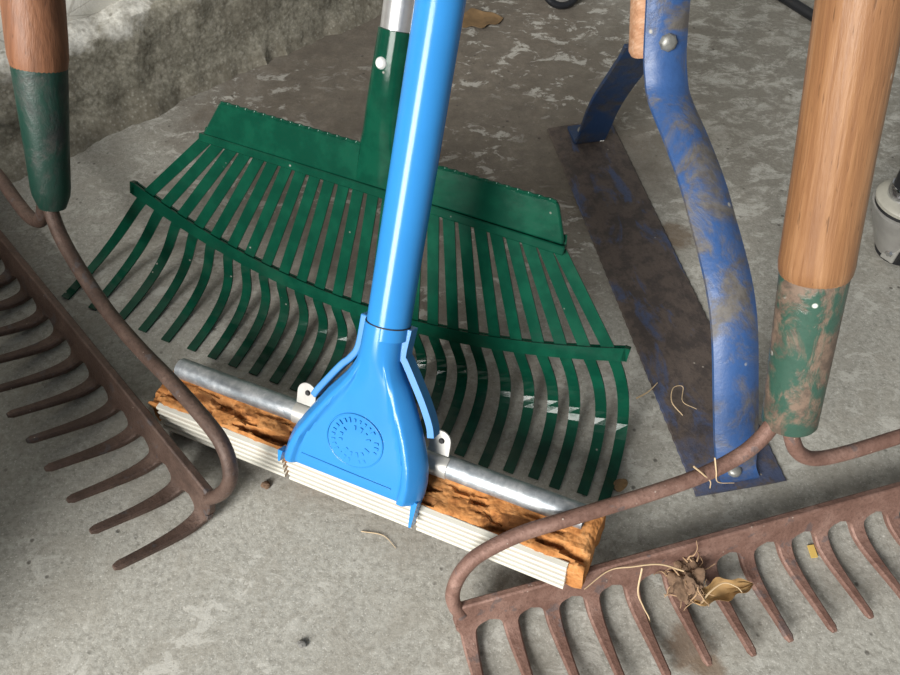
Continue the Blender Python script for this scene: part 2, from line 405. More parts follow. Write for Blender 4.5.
# ------------------------------------------------------------------ bow rakes
def bow_rake(P0, heading, elev, label, sp, ctr, gap, bartop, tip, ntip, bow, hand, ferr, M, thick=1., axis_u=0., slope=0., SC=1.0255):
    ax = tool_axes(heading, elev)
    t = thing('bow_rake', label, 'rake', P0, ax, 'bow rakes')
    sp *= SC; ctr *= SC; gap *= SC; bartop *= SC; axis_u *= SC
    bow = [[(a * SC, b * SC, n * SC) for a, b, n in arm] for arm in bow]
    hand = [(r * SC, q * (SC if q < .5 else 1)) for r, q in hand]; ferr = [(r * SC, q * SC) for r, q in ferr]
    nt = 16; half = sp * 7.5
    # bar with rounded ends
    bm = B(); ol = []
    w0 = half + sp * .22; b0 = gap
    ol = [(ctr - w0, b0), (ctr + w0, b0), (ctr + w0 + .0025, b0 + .004), (ctr + w0 + .001, bartop - .003), (ctr + w0 - .004, bartop), (ctr - w0 + .004, bartop), (ctr - w0 - .001, bartop - .003), (ctr - w0 - .0025, b0 + .004)]
    th = .0028 * thick
    plate(bm, ol, -th, th)
    obj('head_bar', bm, M['rust'], t, True, None, .0012)
    # teeth: flared at the root, curving from the head plane towards the floor
    r = sp * .315
    p0, p1, p2, p3 = V((0, gap + .0012, 0)), V((0, -.0235, 0)), V((0, -.022, ntip * .40)), V((0, tip, ntip))
    for k in range(nt):
        x = ctr + (k - 7.5) * sp; bm = B(); rings = []
        jx = random.uniform(-.0014, .0014); jn = random.uniform(-.002, .001)
        if k == 0: jx -= .002
        if k == nt - 1: jx += .003
        steps = [0, .012, .03, .06, .10, .15, .2, .28, .36, .44, .52, .6, .68, .76, .84, .91, .97, 1.]
        L = (p3 - p0).length * 1.18
        for q in steps:
            p = p0 * (1 - q) ** 3 + p1 * 3 * q * (1 - q) ** 2 + p2 * 3 * q * q * (1 - q) + p3 * q ** 3
            dp = (p1 - p0) * 3 * (1 - q) ** 2 + (p2 - p1) * 6 * q * (1 - q) + (p3 - p2) * 3 * q * q
            tn = dp.normalized(); nn = V((1, 0, 0)).cross(tn)
            y = max(0, (p - p0).length - .0012)
            g = math.sqrt(max(0, r * r - (r - y) ** 2)) if y < r else r
            w = sp - 2 * g
            wt = sp * .12 if q == 1 else lerp(sp * .37, sp * .20, sstep(.12, 1, q))
            if y >= r * .9: w = min(w, wt)
            w = max(w, wt)
            h = lerp(.0056, .0042, q) * thick * (.6 if q == 1 else 1)
            lw = rw = w / 2
            if k == 0: lw = min(lw, sp * .27)
            if k == nt - 1: rw = min(rw, sp * .27)
            c = V((x + jx * q, p.y, p.z + jn * q * q))
            e = min(.0011, w * .2)
            rings.append([c + V((-lw, 0, 0)) + nn * (-h / 2 + e), c + V((-lw + e, 0, 0)) - nn * h / 2, c + V((rw - e, 0, 0)) - nn * h / 2, c + V((rw, 0, 0)) + nn * (-h / 2 + e),
                          c + V((rw, 0, 0)) + nn * (h / 2 - e), c + V((rw - e, 0, 0)) + nn * h / 2, c + V((-lw + e, 0, 0)) + nn * h / 2, c + V((-lw, 0, 0)) + nn * (h / 2 - e)])
        loft(bm, rings)
        obj('tooth', bm, M['rust'], t)
    # bow: two arms from the socket round to the bar ends
    for arm in bow:
        bm = B(); path = catmull([(a, b, n) for a, b, n in arm], 7)
        tube(bm, path, lambda q: lerp(.0043, .0049, q) * thick, 14, (0, 0, 1))
        obj('bow_arm', bm, M['bow'], t)
    ao = (axis_u - slope * .1 * SC, 0, 0); av = (slope, 1, 0)
    bm = B(); lathe(bm, ferr, ao, av, 36)
    fo = obj('ferrule', bm, M['ferrule'], t)
    bm = B(); lathe(bm, hand, ao, av, 40)
    obj('handle', bm, M['wood'], t)
    return t

right_bow = [
    [(-.2085, .0060, 0), (-.2115, .0140, 0), (-.2122, .0234, 0), (-.2090, .0340, 0), (-.2025, .0437, 0), (-.1921, .0511, 0), (-.1691, .0600, .002), (-.1391, .0648, .0045), (-.0965, .0672, .0045), (-.0600, .0685, .002), (-.0340, .0742, 0), (-.0209, .0835, 0), (-.0140, .0935, 0), (-.0105, .104, 0)],
    [(.1915, .0060, 0), (.1945, .0140, 0), (.1952, .0234, 0), (.192, .0340, 0), (.1855, .0437, 0), (.175, .0511, 0), (.152, .0575, 0), (.120, .0580, 0), (.0764, .0562, 0), (.0419, .0543, 0), (.0190, .0562, 0), (.0060, .0650, 0), (-.0006, .0790, 0), (-.002, .090, 0), (-.0015, .104, 0)]]
bow_rake((.2139, .2037, .0165), 15.2, 67.25,
         'bow rake in front at right with pinkish rusty head, roots caught in its teeth',
         .0263, -.0085, -.0025, .0145, -.0300, .0565, right_bow,
         [(.0150, .185), (.0170, .1854), (.0180, .1880), (.0184, .193), (.0182, .20), (.0178, .25), (.0184, .32), (.0186, .45), (.017, .9), (.0165, 1.35), (.012, 1.362)],
         [(.0120, .0905), (.0146, .0905), (.0152, .0915), (.0157, .12), (.0166, .165), (.0172, .1885), (.0168, .1888)],
         dict(rust=MAT['rust_r'], bow=MAT['rust_r'], ferrule=MAT['ferr_r'], wood=MAT['wood']), 1., -.0034, .016)

left_bow = [
    [(.2330, .0060, 0), (.2420, .0190, 0), (.2482, .0340, 0), (.2478, .0470, 0), (.2391, .0580, 0), (.2217, .0626, 0), (.1752, .0621, 0), (.1379, .0590, 0), (.0974, .0590, 0), (.0612, .0650, 0), (.0309, .0740, 0), (.0150, .0835, 0), (.0060, .095, 0), (.003, .108, 0)],
    [(-.2096, .0060, 0), (-.2186, .0190, 0), (-.2248, .0340, 0), (-.2244, .0470, 0), (-.2157, .0580, 0), (-.198, .0626, 0), (-.155, .066, 0), (-.115, .0675, 0), (-.0778, .0667, 0), (-.0461, .0628, 0), (-.0255, .0627, 0), (-.0087, .0695, 0), (-.0020, .0830, 0), (-.001, .097, 0), (-.002, .108, 0)]]
bow_rake((-.3244, .3985, .018), -46.95, 66.75,
         'dark brown bow rake standing at left beside the wall, reddish wooden handle',
         .0290, .0117, -.0078, .0122, -.0213, .0645, left_bow,
         [(.0140, .190), (.0168, .1906), (.0181, .198), (.0184, .21), (.0186, .25), (.0192, .32), (.019, .45), (.018, .9), (.017, 1.11), (.012, 1.12)],
         [(.0070, .0945), (.0090, .095), (.0122, .104), (.0130, .110), (.0138, .13), (.0154, .16), (.0170, .1918), (.0164, .192)],
         dict(rust=MAT['rust_l'], bow=MAT['rust_l'], ferrule=MAT['ferr_l'], wood=MAT['darkwood']), 1.1, .0105, -.19)

# ------------------------------------------------------------------ green leaf rake
ax = tool_axes(-23.25, 63.75)
lr = thing('leaf_rake', 'green metal leaf rake with fanned spring tines, standing behind the blue mop', 'rake', (-.0741, .3471, 0), ax)
TIP = [(-0.2548, -0.0136, 0.0304), (-0.2265, -0.0139, 0.031), (-0.1986, -0.0137, 0.0305), (-0.1745, -0.0151, 0.0333), (-0.1514, -0.0155, 0.0342), (-0.1271, -0.0152, 0.0336), (-0.1077, -0.0153, 0.0338), (-0.0885, -0.0154, 0.0339), (-0.0696, -0.0155, 0.0341), (-0.051, -0.0156, 0.0343), (-0.0327, -0.0156, 0.0344), (-0.0147, -0.0157, 0.0346), (0.0031, -0.0158, 0.0348), (0.0206, -0.0159, 0.0349), (0.0379, -0.016, 0.0351), (0.0549, -0.016, 0.0352), (0.0717, -0.0161, 0.0354), (0.0882, -0.0162, 0.0356), (0.1045, -0.0163, 0.0357), (0.1237, -0.0169, 0.0369), (0.1418, -0.0157, 0.0346), (0.1597, -0.0146, 0.0323), (0.1758, -0.0152, 0.0336), (0.1952, -0.0138, 0.0306), (0.2106, -0.0141, 0.0313)]
CE, SE = math.cos(rad(63.75)), math.sin(rad(63.75))
HS = .946
def hy(d): return .1459 + (d - .1229) * HS
def hp(a, d, n=0): return V((a * HS, hy(d), n * HS))
def barpt(f):
    s = 2 * f - 1
    return V((lerp(-.197, .1835, f), lerp(.0849, .0822, f) - .032 * (1 - s * s), 0))
for i in range(25):
    f = i / 24
    s0 = V((lerp(-.1388, .130, f), hy(.130), 0)); s1 = V((lerp(-.141, .1321, f), lerp(.1459, .1419, f), 0)); m = barpt(f); tp = V(TIP[i])
    dr = (m - s1).normalized(); q1 = m + dr * .02; q2 = tp + V((0, .08 * CE, -.08 * SE))
    path = [s0, s1, s1.lerp(m, .33), s1.lerp(m, .66)]
    for k in range(0, 23):
        q = k / 22; path.append(m * (1 - q) ** 3 + q1 * 3 * q * (1 - q) ** 2 + q2 * 3 * q * q * (1 - q) + tp * q ** 3)
    T = tangents(path); up = V((0, SE, CE))
    def sd(j, T=T):
        t = T[j]; return V((1, 0, 0)) - t * t.x
    bm = B(); sweep(bm, path, lambda j, q: rect(lerp(.0043, .0038, q), .0006), sd)
    obj('tine', bm, MAT['green'], lr, False)
# folded sheet head
bm = B()
ol = [(-.1508, .1266), (-.149, .1300), (-.1370, .1535), (-.135, .1545)] + [(lerp(-.13, .127, k / 12), .1548 - .002 * k / 12 + .0006 * math.sin(k * 2.1)) for k in range(13)] + [(.1305, .152), (.1325, .1495), (.1410, .1290), (.1416, .1243)]
plate(bm, ol, .0008, .0052, hp)
obj('head_plate', bm, MAT['green'], lr, True, None, .0014)
bm = B()
sweep(bm, [hp(-.1535, .1238, .002), hp(-.05, .1228, .002), hp(.05, .1215, .002), hp(.1435, .1205, .002)], lambda i, q: rect(.0032, .0040), (0, 1, 0))
obj('seam_strip', bm, MAT['green'], lr, True, None, .001)
bm = B()   # crimped top edge: small pressed dimples along the fold
path = [hp(lerp(-.1345, .1300, k / 240), .1546 - .0020 * k / 240, .0046 + .0005 * math.sin(k * .9)) for k in range(241)]
sweep(bm, path, lambda i, q: [(a * (1 + .35 * math.sin(i * .9)), b) for a, b in circ(.0012, 8)], (0, 0, 1))
obj('crimped_edge', bm, MAT['green'], lr)
bm = B()   # spreader bar: two strips clamped over the tines
path = [barpt(-.03)] + [barpt(k / 24) for k in range(25)] + [barpt(1.025)]
for off in (.0017, -.0017):
    sweep(bm, [p + V((0, 0, off)) for p in path], lambda i, q: rect(.0048, .0008), (0, 1, 0))
for p in (path[0], path[-1]):
    box(bm, p - V((.002, .0048, .0025)), p + V((.002, .0048, .0025)))
obj('spreader_bar', bm, MAT['green'], lr, False)
# socket flattened into the plate
bm = B(); rings = []
for d, cx0, w, h in [(.1275, -.0035, .0150, .0030), (.134, -.0035, .0152, .0036), (.150, -.0030, .0152, .0056), (.157, -.0030, .0150, .0072), (.165, -.0025, .0145, .0085), (.185, -.0022, .0140, .0115), (.21, -.0016, .0135, .0128), (.2345, -.0010, .0130, .0128), (.235, -.0010, .0122, .0120)]:
    rings.append([hp(cx0 + w * math.copysign(abs(math.cos(a)) ** .8, math.cos(a)), d, .004 + h * math.sin(a)) for a in [2 * math.pi * k / 28 for k in range(28)]])
loft(bm, rings); sk = obj('socket', bm, MAT['green'], lr)
bm = B(); lathe(bm, [(.0001, .0028), (.0026, .0026), (.0038, .0012), (.0040, 0), (.0040, -.002)], hp(-.0045, .2135, .0160), (-.22, 0, 1), 14)
obj('rivet', bm, MAT['rivet'], sk, label='shiny rivet')
bm = B(); y0 = hy(.230); lathe(bm, [(.0010, y0), (.0114, y0), (.0114, 1.25), (.0105, 1.255), (.001, 1.256)], (-.001, 0, .0038), (0, 1, 0), 32)
obj('handle', bm, MAT['alu'], lr)

# ------------------------------------------------------------------ sponge mop
U = V((.9042, -.4181, .0895)).normalized(); BK = V((-U.y, U.x, 0)).normalized(); UPV = U.cross(BK)
mp = thing('sponge_mop', 'sponge mop with glossy blue pole and head over a worn orange sponge', 'mop', (-.1147, .2466, .0140), (U, BK, UPV))
E = rad(54.75); ce, se = math.cos(E), math.sin(E)
def fd(d): return .865 * d + .33 * d * abs(d)
def PL(u, d, n): u = u * 1.007 + .0021; d = fd(d); return V((u, d * ce - n * se, .025 + d * se + n * ce))
DV = V((0, ce, se)); NV = V((0, -se, ce))
# sponge block with a torn, pitted top
bm = B(); nx, ny = 150, 30; g = []
for i in range(nx + 1):
    row = []
    for j in range(ny + 1):
        x = lerp(-.1125, .2130, i / nx); y = lerp(.0035, .0460, j / ny)
        p = V((x, y, 0))
        z = .0275 + noise.fractal(p * 60, 1, 2, 4) * .0016 + noise.fractal(p * 260, 1, 2, 2) * .0007
        gouge = max(0, noise.fractal(V((x * 42, y * 120, 2)), 1, 2, 4) - .05) * (1 - sstep(.004, .013, abs(y - .017)))
        z -= min(.009, gouge * .022)
        ed = min(x + .1125, .2130 - x, y - .0035, .046 - y)
        z -= .004 * (1 - sstep(0, .004, ed))
        row.append(bm.verts.new((x + noise.noise(V((y * 90, x * 40, 1))) * .0012, y + noise.noise(p * 50) * .001, z)))
    g.append(row)
for i in range(nx):
    for j in range(ny): bm.faces.new((g[i][j], g[i + 1][j], g[i + 1][j + 1], g[i][j + 1]))
per = [g[i][0] for i in range(nx + 1)] + [g[nx][j] for j in range(1, ny + 1)] + [g[i][ny] for i in range(nx - 1, -1, -1)] + [g[0][j] for j in range(ny - 1, 0, -1)]
prev = per
for zl in (.017, .009, .001):
    cur = [bm.verts.new((v.co.x + noise.noise(v.co * 130 + V((0, 0, zl * 160))) * .0014, v.co.y + noise.noise(v.co * 130 + V((3, 0, zl * 160))) * .0012, zl)) for v in per]
    for i in range(len(per)):
        j = (i + 1) % len(per); bm.faces.new((prev[j], prev[i], cur[i], cur[j]))
    prev = cur
bm.faces.new(prev)
obj('sponge', bm, MAT['sponge'], mp)
# ribbed scrubber strip in three lengths
for x0, x1, dz in ((-.1020, .0040, -.0003), (.0075, .1010, -.0006), (.1045, .2030, 0)):
    bm = B(); prof = [(.0055, .0265)]
    nr = 5
    for k in range(nr):
        z1 = lerp(.0265, .003, k / nr); z0 = lerp(.0265, .003, (k + 1) / nr); b = lerp(.0030, -.0010, k / (nr - 1)); hh = z1 - z0
        prof += [(b + .0032, z1 - hh * .04), (b - .0006, z1 - hh * .10), (b - .0012, z1 - hh * .25), (b - .0012, z1 - hh * .58), (b - .0006, z1 - hh * .70), (b + .0032, z1 - hh * .74)]
    prof += [(.0020, .0022), (.0055, .0022)]
    loft(bm, [[V((x, b, z + dz)) for b, z in prof] for x in (x0, (x0 + x1) / 2, x1)])
    obj('scrubber_strip', bm, MAT['strip'], mp, False)
# pressed blue head
LV = [(.0085, .0074, .1036, .0080, 0), (.0105, .0072, .1046, .0122, 0), (.0135, .0074, .1053, .0135, 0), (.0165, .0080, .1058, .0138, 0), (.025, .0094, .1063, .0138, 0), (.033, .0115, .1056, .0136, .0), (.0387, .0137, .1048, .0134, .0),
      (.047, .0180, .1024, .0131, .0), (.0555, .0226, .0997, .0128, .04), (.064, .0275, .0962, .0127, .10), (.0718, .0318, .0928, .0126, .2), (.080, .0374, .0887, .0126, .34), (.0882, .0430, .0846, .0126, .5), (.094, .0462, .0806, .0126, .7), (.0995, .0486, .0776, .0126, .88),
      (.104, .0494, .0758, .0128, .97), (.110, .0498, .0752, .0130, 1), (.118, .0502, .0750, .0131, 1), (.1268, .0505, .0748, .0131, 1), (.1272, .0515, .0738, .0120, 1)]
bm = B(); rings = []; NC = 96
def headh(d, x, l, r, H, t):
    w = r - l; c = (l + r) / 2
    cyl = math.sqrt(max(0, 1 - ((x - c) / (w / 2)) ** 2)) * H
    e = min(x - l, r - x); fl = min(.0125, w * .24)
    k = sstep(0, fl, e) if e < fl else 1
    k = (min(1, e / (fl * .55)) ** .6) if e < fl * .55 else 1
    flat = H * k - .0034 * sstep(fl * .84, fl * 1.02, e)
    return lerp(flat, cyl, t)
for d, l, r, H, t in LV:
    ring = []
    for k in range(NC + 1):
        a = k / NC; a = .5 - .5 * math.cos(math.pi * a)
        x = lerp(l, r, a); ring.append(PL(x, d, headh(d, x, l, r, H, t) + .0005))
    for k in range(NC - 1, 0, -1):
        a = .5 - .5 * math.cos(math.pi * k / NC); x = lerp(l, r, a)
        ring.append(PL(x, d, -.0015 - t * .011 * math.sqrt(max(0, 1 - ((x - (l + r) / 2) / ((r - l) / 2)) ** 2))))
    rings.append(ring)
loft(bm, rings)
for x0, x1, dl in ((.0042, .0066, .0035), (.1012, .1040, -.0080)):      # prongs that hold the strips
    plate(bm, [(x0 + .0006, dl), (x1 - .0006, dl), (x1 + .0008, .0125), (x0 - .0004, .0125)], -.001, .0065, PL)
hd = obj('head_cover', bm, MAT['blue'], mp)
# embossed round mark and line
bm = B(); cu, cd, n0 = .0590, .0440, .0106
ringp = [PL(cu + .0192 * math.cos(a), cd + .0192 * math.sin(a), n0) for a in [2 * math.pi * k / 48 for k in range(49)]]
tube(bm, ringp, .00055, 8, NV)
for rr, cnt in ((.0150, 26), (.0098, 15)):
    for k in range(cnt):
        if random.random() < .12: continue
        a = 2 * math.pi * k / cnt; ca, sa = math.cos(a), math.sin(a)
        hh = random.uniform(.0010, .0019); ww = random.uniform(.0005, .0010)
        ol = [(cu + ca * (rr + dy) - sa * dx, cd + sa * (rr + dy) + ca * dx) for dx, dy in ((-ww, -hh), (ww, -hh), (ww, hh), (-ww, hh))]
        plate(bm, ol, n0 - .001, n0 + .0004, PL)
tube(bm, [PL(.024, .0205, n0 + .0005), PL(.055, .0196, n0 + .0007), PL(.088, .0190, n0 + .0006)], .00045, 8, NV)
obj('embossed_mark', bm, MAT['blue'], hd)
# pole
bm = B(); lathe(bm, [(.001, .1070), (.0132, .1070), (.0132, .6), (.0131, .79), (.010, .798), (.001, .80)], PL(.0642, 0, .0), DV, 44)
obj('pole', bm, MAT['blue'], mp)
bm = B(); lathe(bm, [(.0120, .1148), (.0137, .1148), (.0137, .1156), (.0120, .1156)], PL(.0640, 0, .0), DV, 40)
obj('joint_ring', bm, MAT['dark'], mp, label='dark seam between pole and head')
# lever arms behind the head
for pts in ([(.0478, .1275), (.0468, .1055), (.0425, .0958), (.0365, .0880), (.0245, .0680), (.0205, .0600)], [(.0776, .1265), (.0768, .1090), (.0790, .1050), (.0850, .0960), (.0945, .0810), (.1012, .0680), (.1035, .060)]):
    bm = B(); path = catmull([PL(a, b, -.0035) for a, b in pts], 5)
    sweep(bm, path, lambda i, q: rect(.0022, .0045), tuple(V((1, 0, 0)) + DV * .3))
    obj('lever_arm', bm, MAT['bluearm'], mp, True, None, .0008)
# galvanised pipe and its clips
bm = B(); ro, ri = .0075, .0062
pr = [(ri, .0), (ro, .0), (ro, .3020), (ri, .3020), (ri, 0)]
o3 = V((-.0985, .0325, .0355)); rings = [[o3 + V((x, math.cos(2 * math.pi * k / 24) * r, math.sin(2 * math.pi * k / 24) * r)) for k in range(24)] for r, x in pr]
loft(bm, rings, False); obj('pipe', bm, MAT['galv'], mp)
for cx_ in (.0090, .1070):
    bm = B()
    w = .0072
    tab = [(-w, 0), (w, 0), (w, .009)] + [(w * math.cos(a), .009 + w * math.sin(a)) for a in [math.pi * k / 12 for k in range(1, 12)]] + [(-w, .009)]
    tl = rad(58)
    def CL(a, b, n, cx_=cx_): return V((cx_ + a, .0345 + b * math.cos(tl) - n * math.sin(tl), .0450 + b * math.sin(tl) + n * math.cos(tl)))
    plate(bm, tab, -.0006, .0008, CL)
    # saddle round the front of the pipe
    arc = [V((0, .0325 + .0083 * math.cos(a), .0355 + .0083 * math.sin(a))) for a in [rad(75 + 12 * k) for k in range(11)]]
    rg = []
    for x in (-w - .001, w + .001):
        pass
    ins = [V((0, .0325 + .0073 * math.cos(a), .0355 + .0073 * math.sin(a))) for a in [rad(195 - 12 * k) for k in range(11)]]
    loft(bm, [[p + V((cx_ + x, 0, 0)) for p in arc + ins] for x in (-w - .001, 0, w + .001)])
    cl = obj('clip', bm, MAT['zinc'], mp, True, None, .0003)
    bm = B(); lathe(bm, [(.0001, .0016), (.0014, .0015), (.0019, .0008), (.0020, 0)], CL(.001, .0095, .0006), NV, 12)
    obj('bolt', bm, MAT['dark'], cl, label='dark bolt end')

# ------------------------------------------------------------------ weed cutter
TA = V((-.1803, .9836, 0)).normalized(); TS = V((-TA.y, TA.x, 0))
gw = thing('weed_cutter', 'worn blue weed cutter with bent strap frame, its long rusty blade flat on the floor', 'weed cutter', (.2031, .246, 0), (TA, TS, V((0, 0, 1))))
bm = B(); ol = []
nz = 90
for k in range(nz + 1): ol.append((lerp(-.003, .404, k / nz), -.0345 + (.0012 if k % 2 else 0)))
for k in range(nz + 1): ol.append((lerp(.404, -.003, k / nz), .0335 - (.0012 if k % 2 else 0)))
n = len(ol)
def BZ(a, b, top): return V((a, b, (.0042 - .0012 * min(1, abs(b) / .034)) if top else .0012))
rows = []
for k in range(nz + 1):
    a = lerp(-.003, .404, k / nz); j = .0006 if k % 2 else 0
    prof = [(-.0345 + j, .0014), (-.0335 + j, .0024), (-.024, .0034), (-.012, .0041), (0, .0044), (.012, .0041), (.024, .0034), (.0325 - j, .0024), (.0335 - j, .0014), (.02, .0008), (-.02, .0008)]
    rows.append([V((a, b, z)) for b, z in prof])
loft(bm, rows); obj('blade', bm, MAT['blade'], gw, False)
LS = [(.001, .0062), (.0060, .0068), (.0100, .0090), (.0138, .0125), (.0193, .0200), (.0284, .0315), (.0417, .0490), (.0716, .0870), (.0984, .1085), (.1384, .1262), (.1652, .1365), (.2002, .1445), (.2387, .1512), (.2540, .1625), (.2634, .1755), (.2769, .2061), (.295, .247), (.312, .286)]
path = catmull([(a, 0, z) for a, z in LS], 5)
def strap_prof(w0, w1, crown):
    def f(i, q):
        w = w0 + (w1 - w0) * sstep(.08, .3, q); c = crown * sstep(.06, .25, q)
        top = [(lerp(-w, w, k / 10), -(1.5 * .001 + c * (1 - (2 * k / 10 - 1) ** 2))) for k in range(11)]
        bot = [(lerp(w, -w, k / 10), (.0012 - c * (1 - (2 * k / 10 - 1) ** 2) * .9)) for k in range(11)]
        return [(x, -b) for x, b in top + bot]
    return f
bm = B(); sweep(bm, path, strap_prof(.0135, .0160, .0058), (0, 1, 0))
st = obj('strap', bm, MAT['whip'], gw)
bm = B(); lathe(bm, [(.0001, .0034), (.0030, .0032), (.0046, .0022), (.0052, .001), (.0052, -.001)], V((.0080, .003, .0095)), (0, 0, 1), 10)
obj('bolt', bm, MAT['steel'], st)
mid = V((.2660, .001, .1815)); bn = V((-.93, 0, .37))
bm = B(); lathe(bm, [(.0001, .0052), (.0030, .0048), (.0054, .0036), (.0064, .0020), (.0066, -.002)], mid + bn * .0065, bn, 8)
obj('bolt', bm, MAT['steel'], st, label='large dull rounded bolt head')
SS = [(.398, .0062), (.378, .0062), (.3715, .0085), (.3665, .0180), (.3543, .0558), (.3430, .0800), (.3324, .0985), (.3140, .1290), (.3030, .1480), (.2985, .1590)]
path = catmull([(a, 0, z) for a, z in SS], 5)
bm = B(); sweep(bm, path, lambda i, q: rect(.0145 + .0015 * sstep(.2, .6, q), .0018), (0, 1, 0))
st2 = obj('strap', bm, MAT['whipdark'], gw, True, 'darker short rear strap', .0006)
bm = B(); lathe(bm, [(.0001, .0034), (.0030, .0032), (.0046, .0022), (.0052, .001), (.0052, -.001)], V((.388, .002, .0078)), (0, 0, 1), 10)
obj('bolt', bm, MAT['steel'], st2)
bm = B(); dv = V((.42, 0, .9075)).normalized(); pv = V((dv.z, 0, -dv.x)); w0 = V((.2830, 0, .1580))
rings = []
for q, hw, ht in ((0, .0135, .0085), (.004, .0155, .0105), (.03, .0158, .0118), (.20, .0158, .0122), (.5, .016, .013), (.9, .0155, .014), (.905, .010, .009)):
    c = w0 + dv * q + pv * (.002 if q < .03 else 0)
    rings.append([c + V((0, 1, 0)) * (hw * math.copysign(abs(math.cos(a)) ** .55, math.cos(a))) + pv * (ht * math.copysign(abs(math.sin(a)) ** .55, math.sin(a))) for a in [2 * math.pi * k / 24 for k in range(24)]])
loft(bm, rings); obj('handle', bm, MAT['rawwood'], gw)

# ------------------------------------------------------------------ things at the edges
ft = thing('metal_fitting', 'grey cast metal fitting with a black post and chrome collar at right edge', 'fitting', (.386, .472, 0))
bm = B(); lathe(bm, [(.001, 0), (.018, 0), (.019, .002), (.019, .005), (.016, .007), (.001, .007)], (.006, 0, 0), n=40); obj('base_ring', bm, MAT['black'], ft)
bm = B(); rings = []
def fitc(z): return V((.004 - .016 * z / .055, 0, z))
for z, w in ((.006, .0165), (.015, .0185), (.03, .0215), (.048, .0245), (.053, .0245), (.0545, .022), (.055, .012)):
    rings.append([fitc(z) + V((w * math.copysign(abs(math.cos(a)) ** .8, math.cos(a)), w * math.copysign(abs(math.sin(a)) ** .8, math.sin(a)), 0)) for a in [2 * math.pi * k / 40 for k in range(40)]])
loft(bm, rings); obj('body', bm, MAT['casting'], ft)
arch = [(-.0085, .004), (-.0085, .026)] + [(.0085 * -math.cos(a), .026 + .0085 * math.sin(a)) for a in [math.pi * k / 10 for k in range(1, 10)]] + [(.0085, .026), (.0085, .004)]
# the notch sits on the side of the body that looks towards the mop
na = V((-.78, -.62, 0)).normalized(); nt = V((-na.y, na.x, 0)) * -1
def FN(a, b, n): return V((.008, 0, 0)) + nt * (-a) + na * (n + b * .12) + V((0, 0, b))
bm = B(); plate(bm, arch, .012, .0205, FN); obj('notch', bm, MAT['dark'], ft, True, 'dark arched notch', .001)
bm = B(); plate(bm, [(a * .70, b * .86) for a, b in arch], .014, .0225, FN)
pl_ = obj('notch_plate', bm, MAT['zinc'], ft, True, None, .001)
bm = B(); lathe(bm, [(.0036, -.002), (.0036, .002), (.0022, .0034), (.0001, .0036)], FN(0, .014, .0225), na, 6); obj('bolt', bm, MAT['chrome'], pl_)
bm = B(); lathe(bm, [(.001, .0545), (.0236, .0545), (.0236, .0572), (.001, .0572)], (-.012, 0, 0), n=40); obj('gap_shade_ring', bm, MAT['dark'], ft, label='dark ring standing in for the shaded gap under the flange')  # solid ring, its dark colour gives the shade of the open gap
bm = B(); lathe(bm, [(.001, .0568), (.0205, .0568), (.0245, .058), (.0252, .061), (.023, .064), (.016, .066), (.001, .066)], (-.012, 0, 0), n=40); obj('flange', bm, MAT['cream'], ft)
pa = V((-.06, .06, .99)).normalized(); po = V((-.018, .0, .062))
bm = B(); lathe(bm, [(.001, 0), (.0125, 0), (.0125, .012), (.0115, .014), (.001, .014)], po, pa, 32); obj('collar', bm, MAT['chrome'], ft)
bm = B(); lathe(bm, [(.001, .014), (.0105, .014), (.0105, .30), (.001, .302)], po, pa, 28); obj('post', bm, MAT['black'], ft)

bm = B(); tube(bm, catmull([(.27, 1.10, .006), (.349, .955, .006), (.3925, .882, .006), (.4282, .824, .006), (.452, .805, .006), (.478, .83, .006), (.50, .90, .006), (.52, 1.0, .006)], 8), .0058, 12)
tag(obj('black_cable', bm, MAT['black']), 'thick straight black cable on the floor at upper right behind the wooden handle', 'cable')
bm = B(); tube(bm, catmull([(.40, 1.0, .0045), (.430, .91, .0045), (.4385, .882, .0045), (.446, .858, .0045), (.458, .858, .0045), (.472, .90, .0045), (.49, 1.0, .0045)], 8), .0042, 12)
tag(obj('black_cable', bm, MAT['black']), 'thinner black cable at the very top, touching the wooden handle', 'cable')

wh = thing('wheel', 'small black tyred wheel with grey hub at the top edge', 'wheel', (.130, .870, 0))
bm = B(); waxis = V((.25, -.75, .62)).normalized(); wo = V((0, .004, .0225))
tor = [wo + (waxis.orthogonal().normalized() * math.cos(a) + waxis.cross(waxis.orthogonal().normalized()) * math.sin(a)) * .022 for a in [2 * math.pi * k / 48 for k in range(49)]]
tube(bm, tor, .0042, 12, tuple(waxis)); obj('tyre', bm, MAT['black'], wh)
bm = B(); lathe(bm, [(.001, -.004), (.0205, -.004), (.0205, .001), (.016, .003), (.001, .003)], wo, waxis, 36); obj('hub', bm, MAT['stone'], wh)

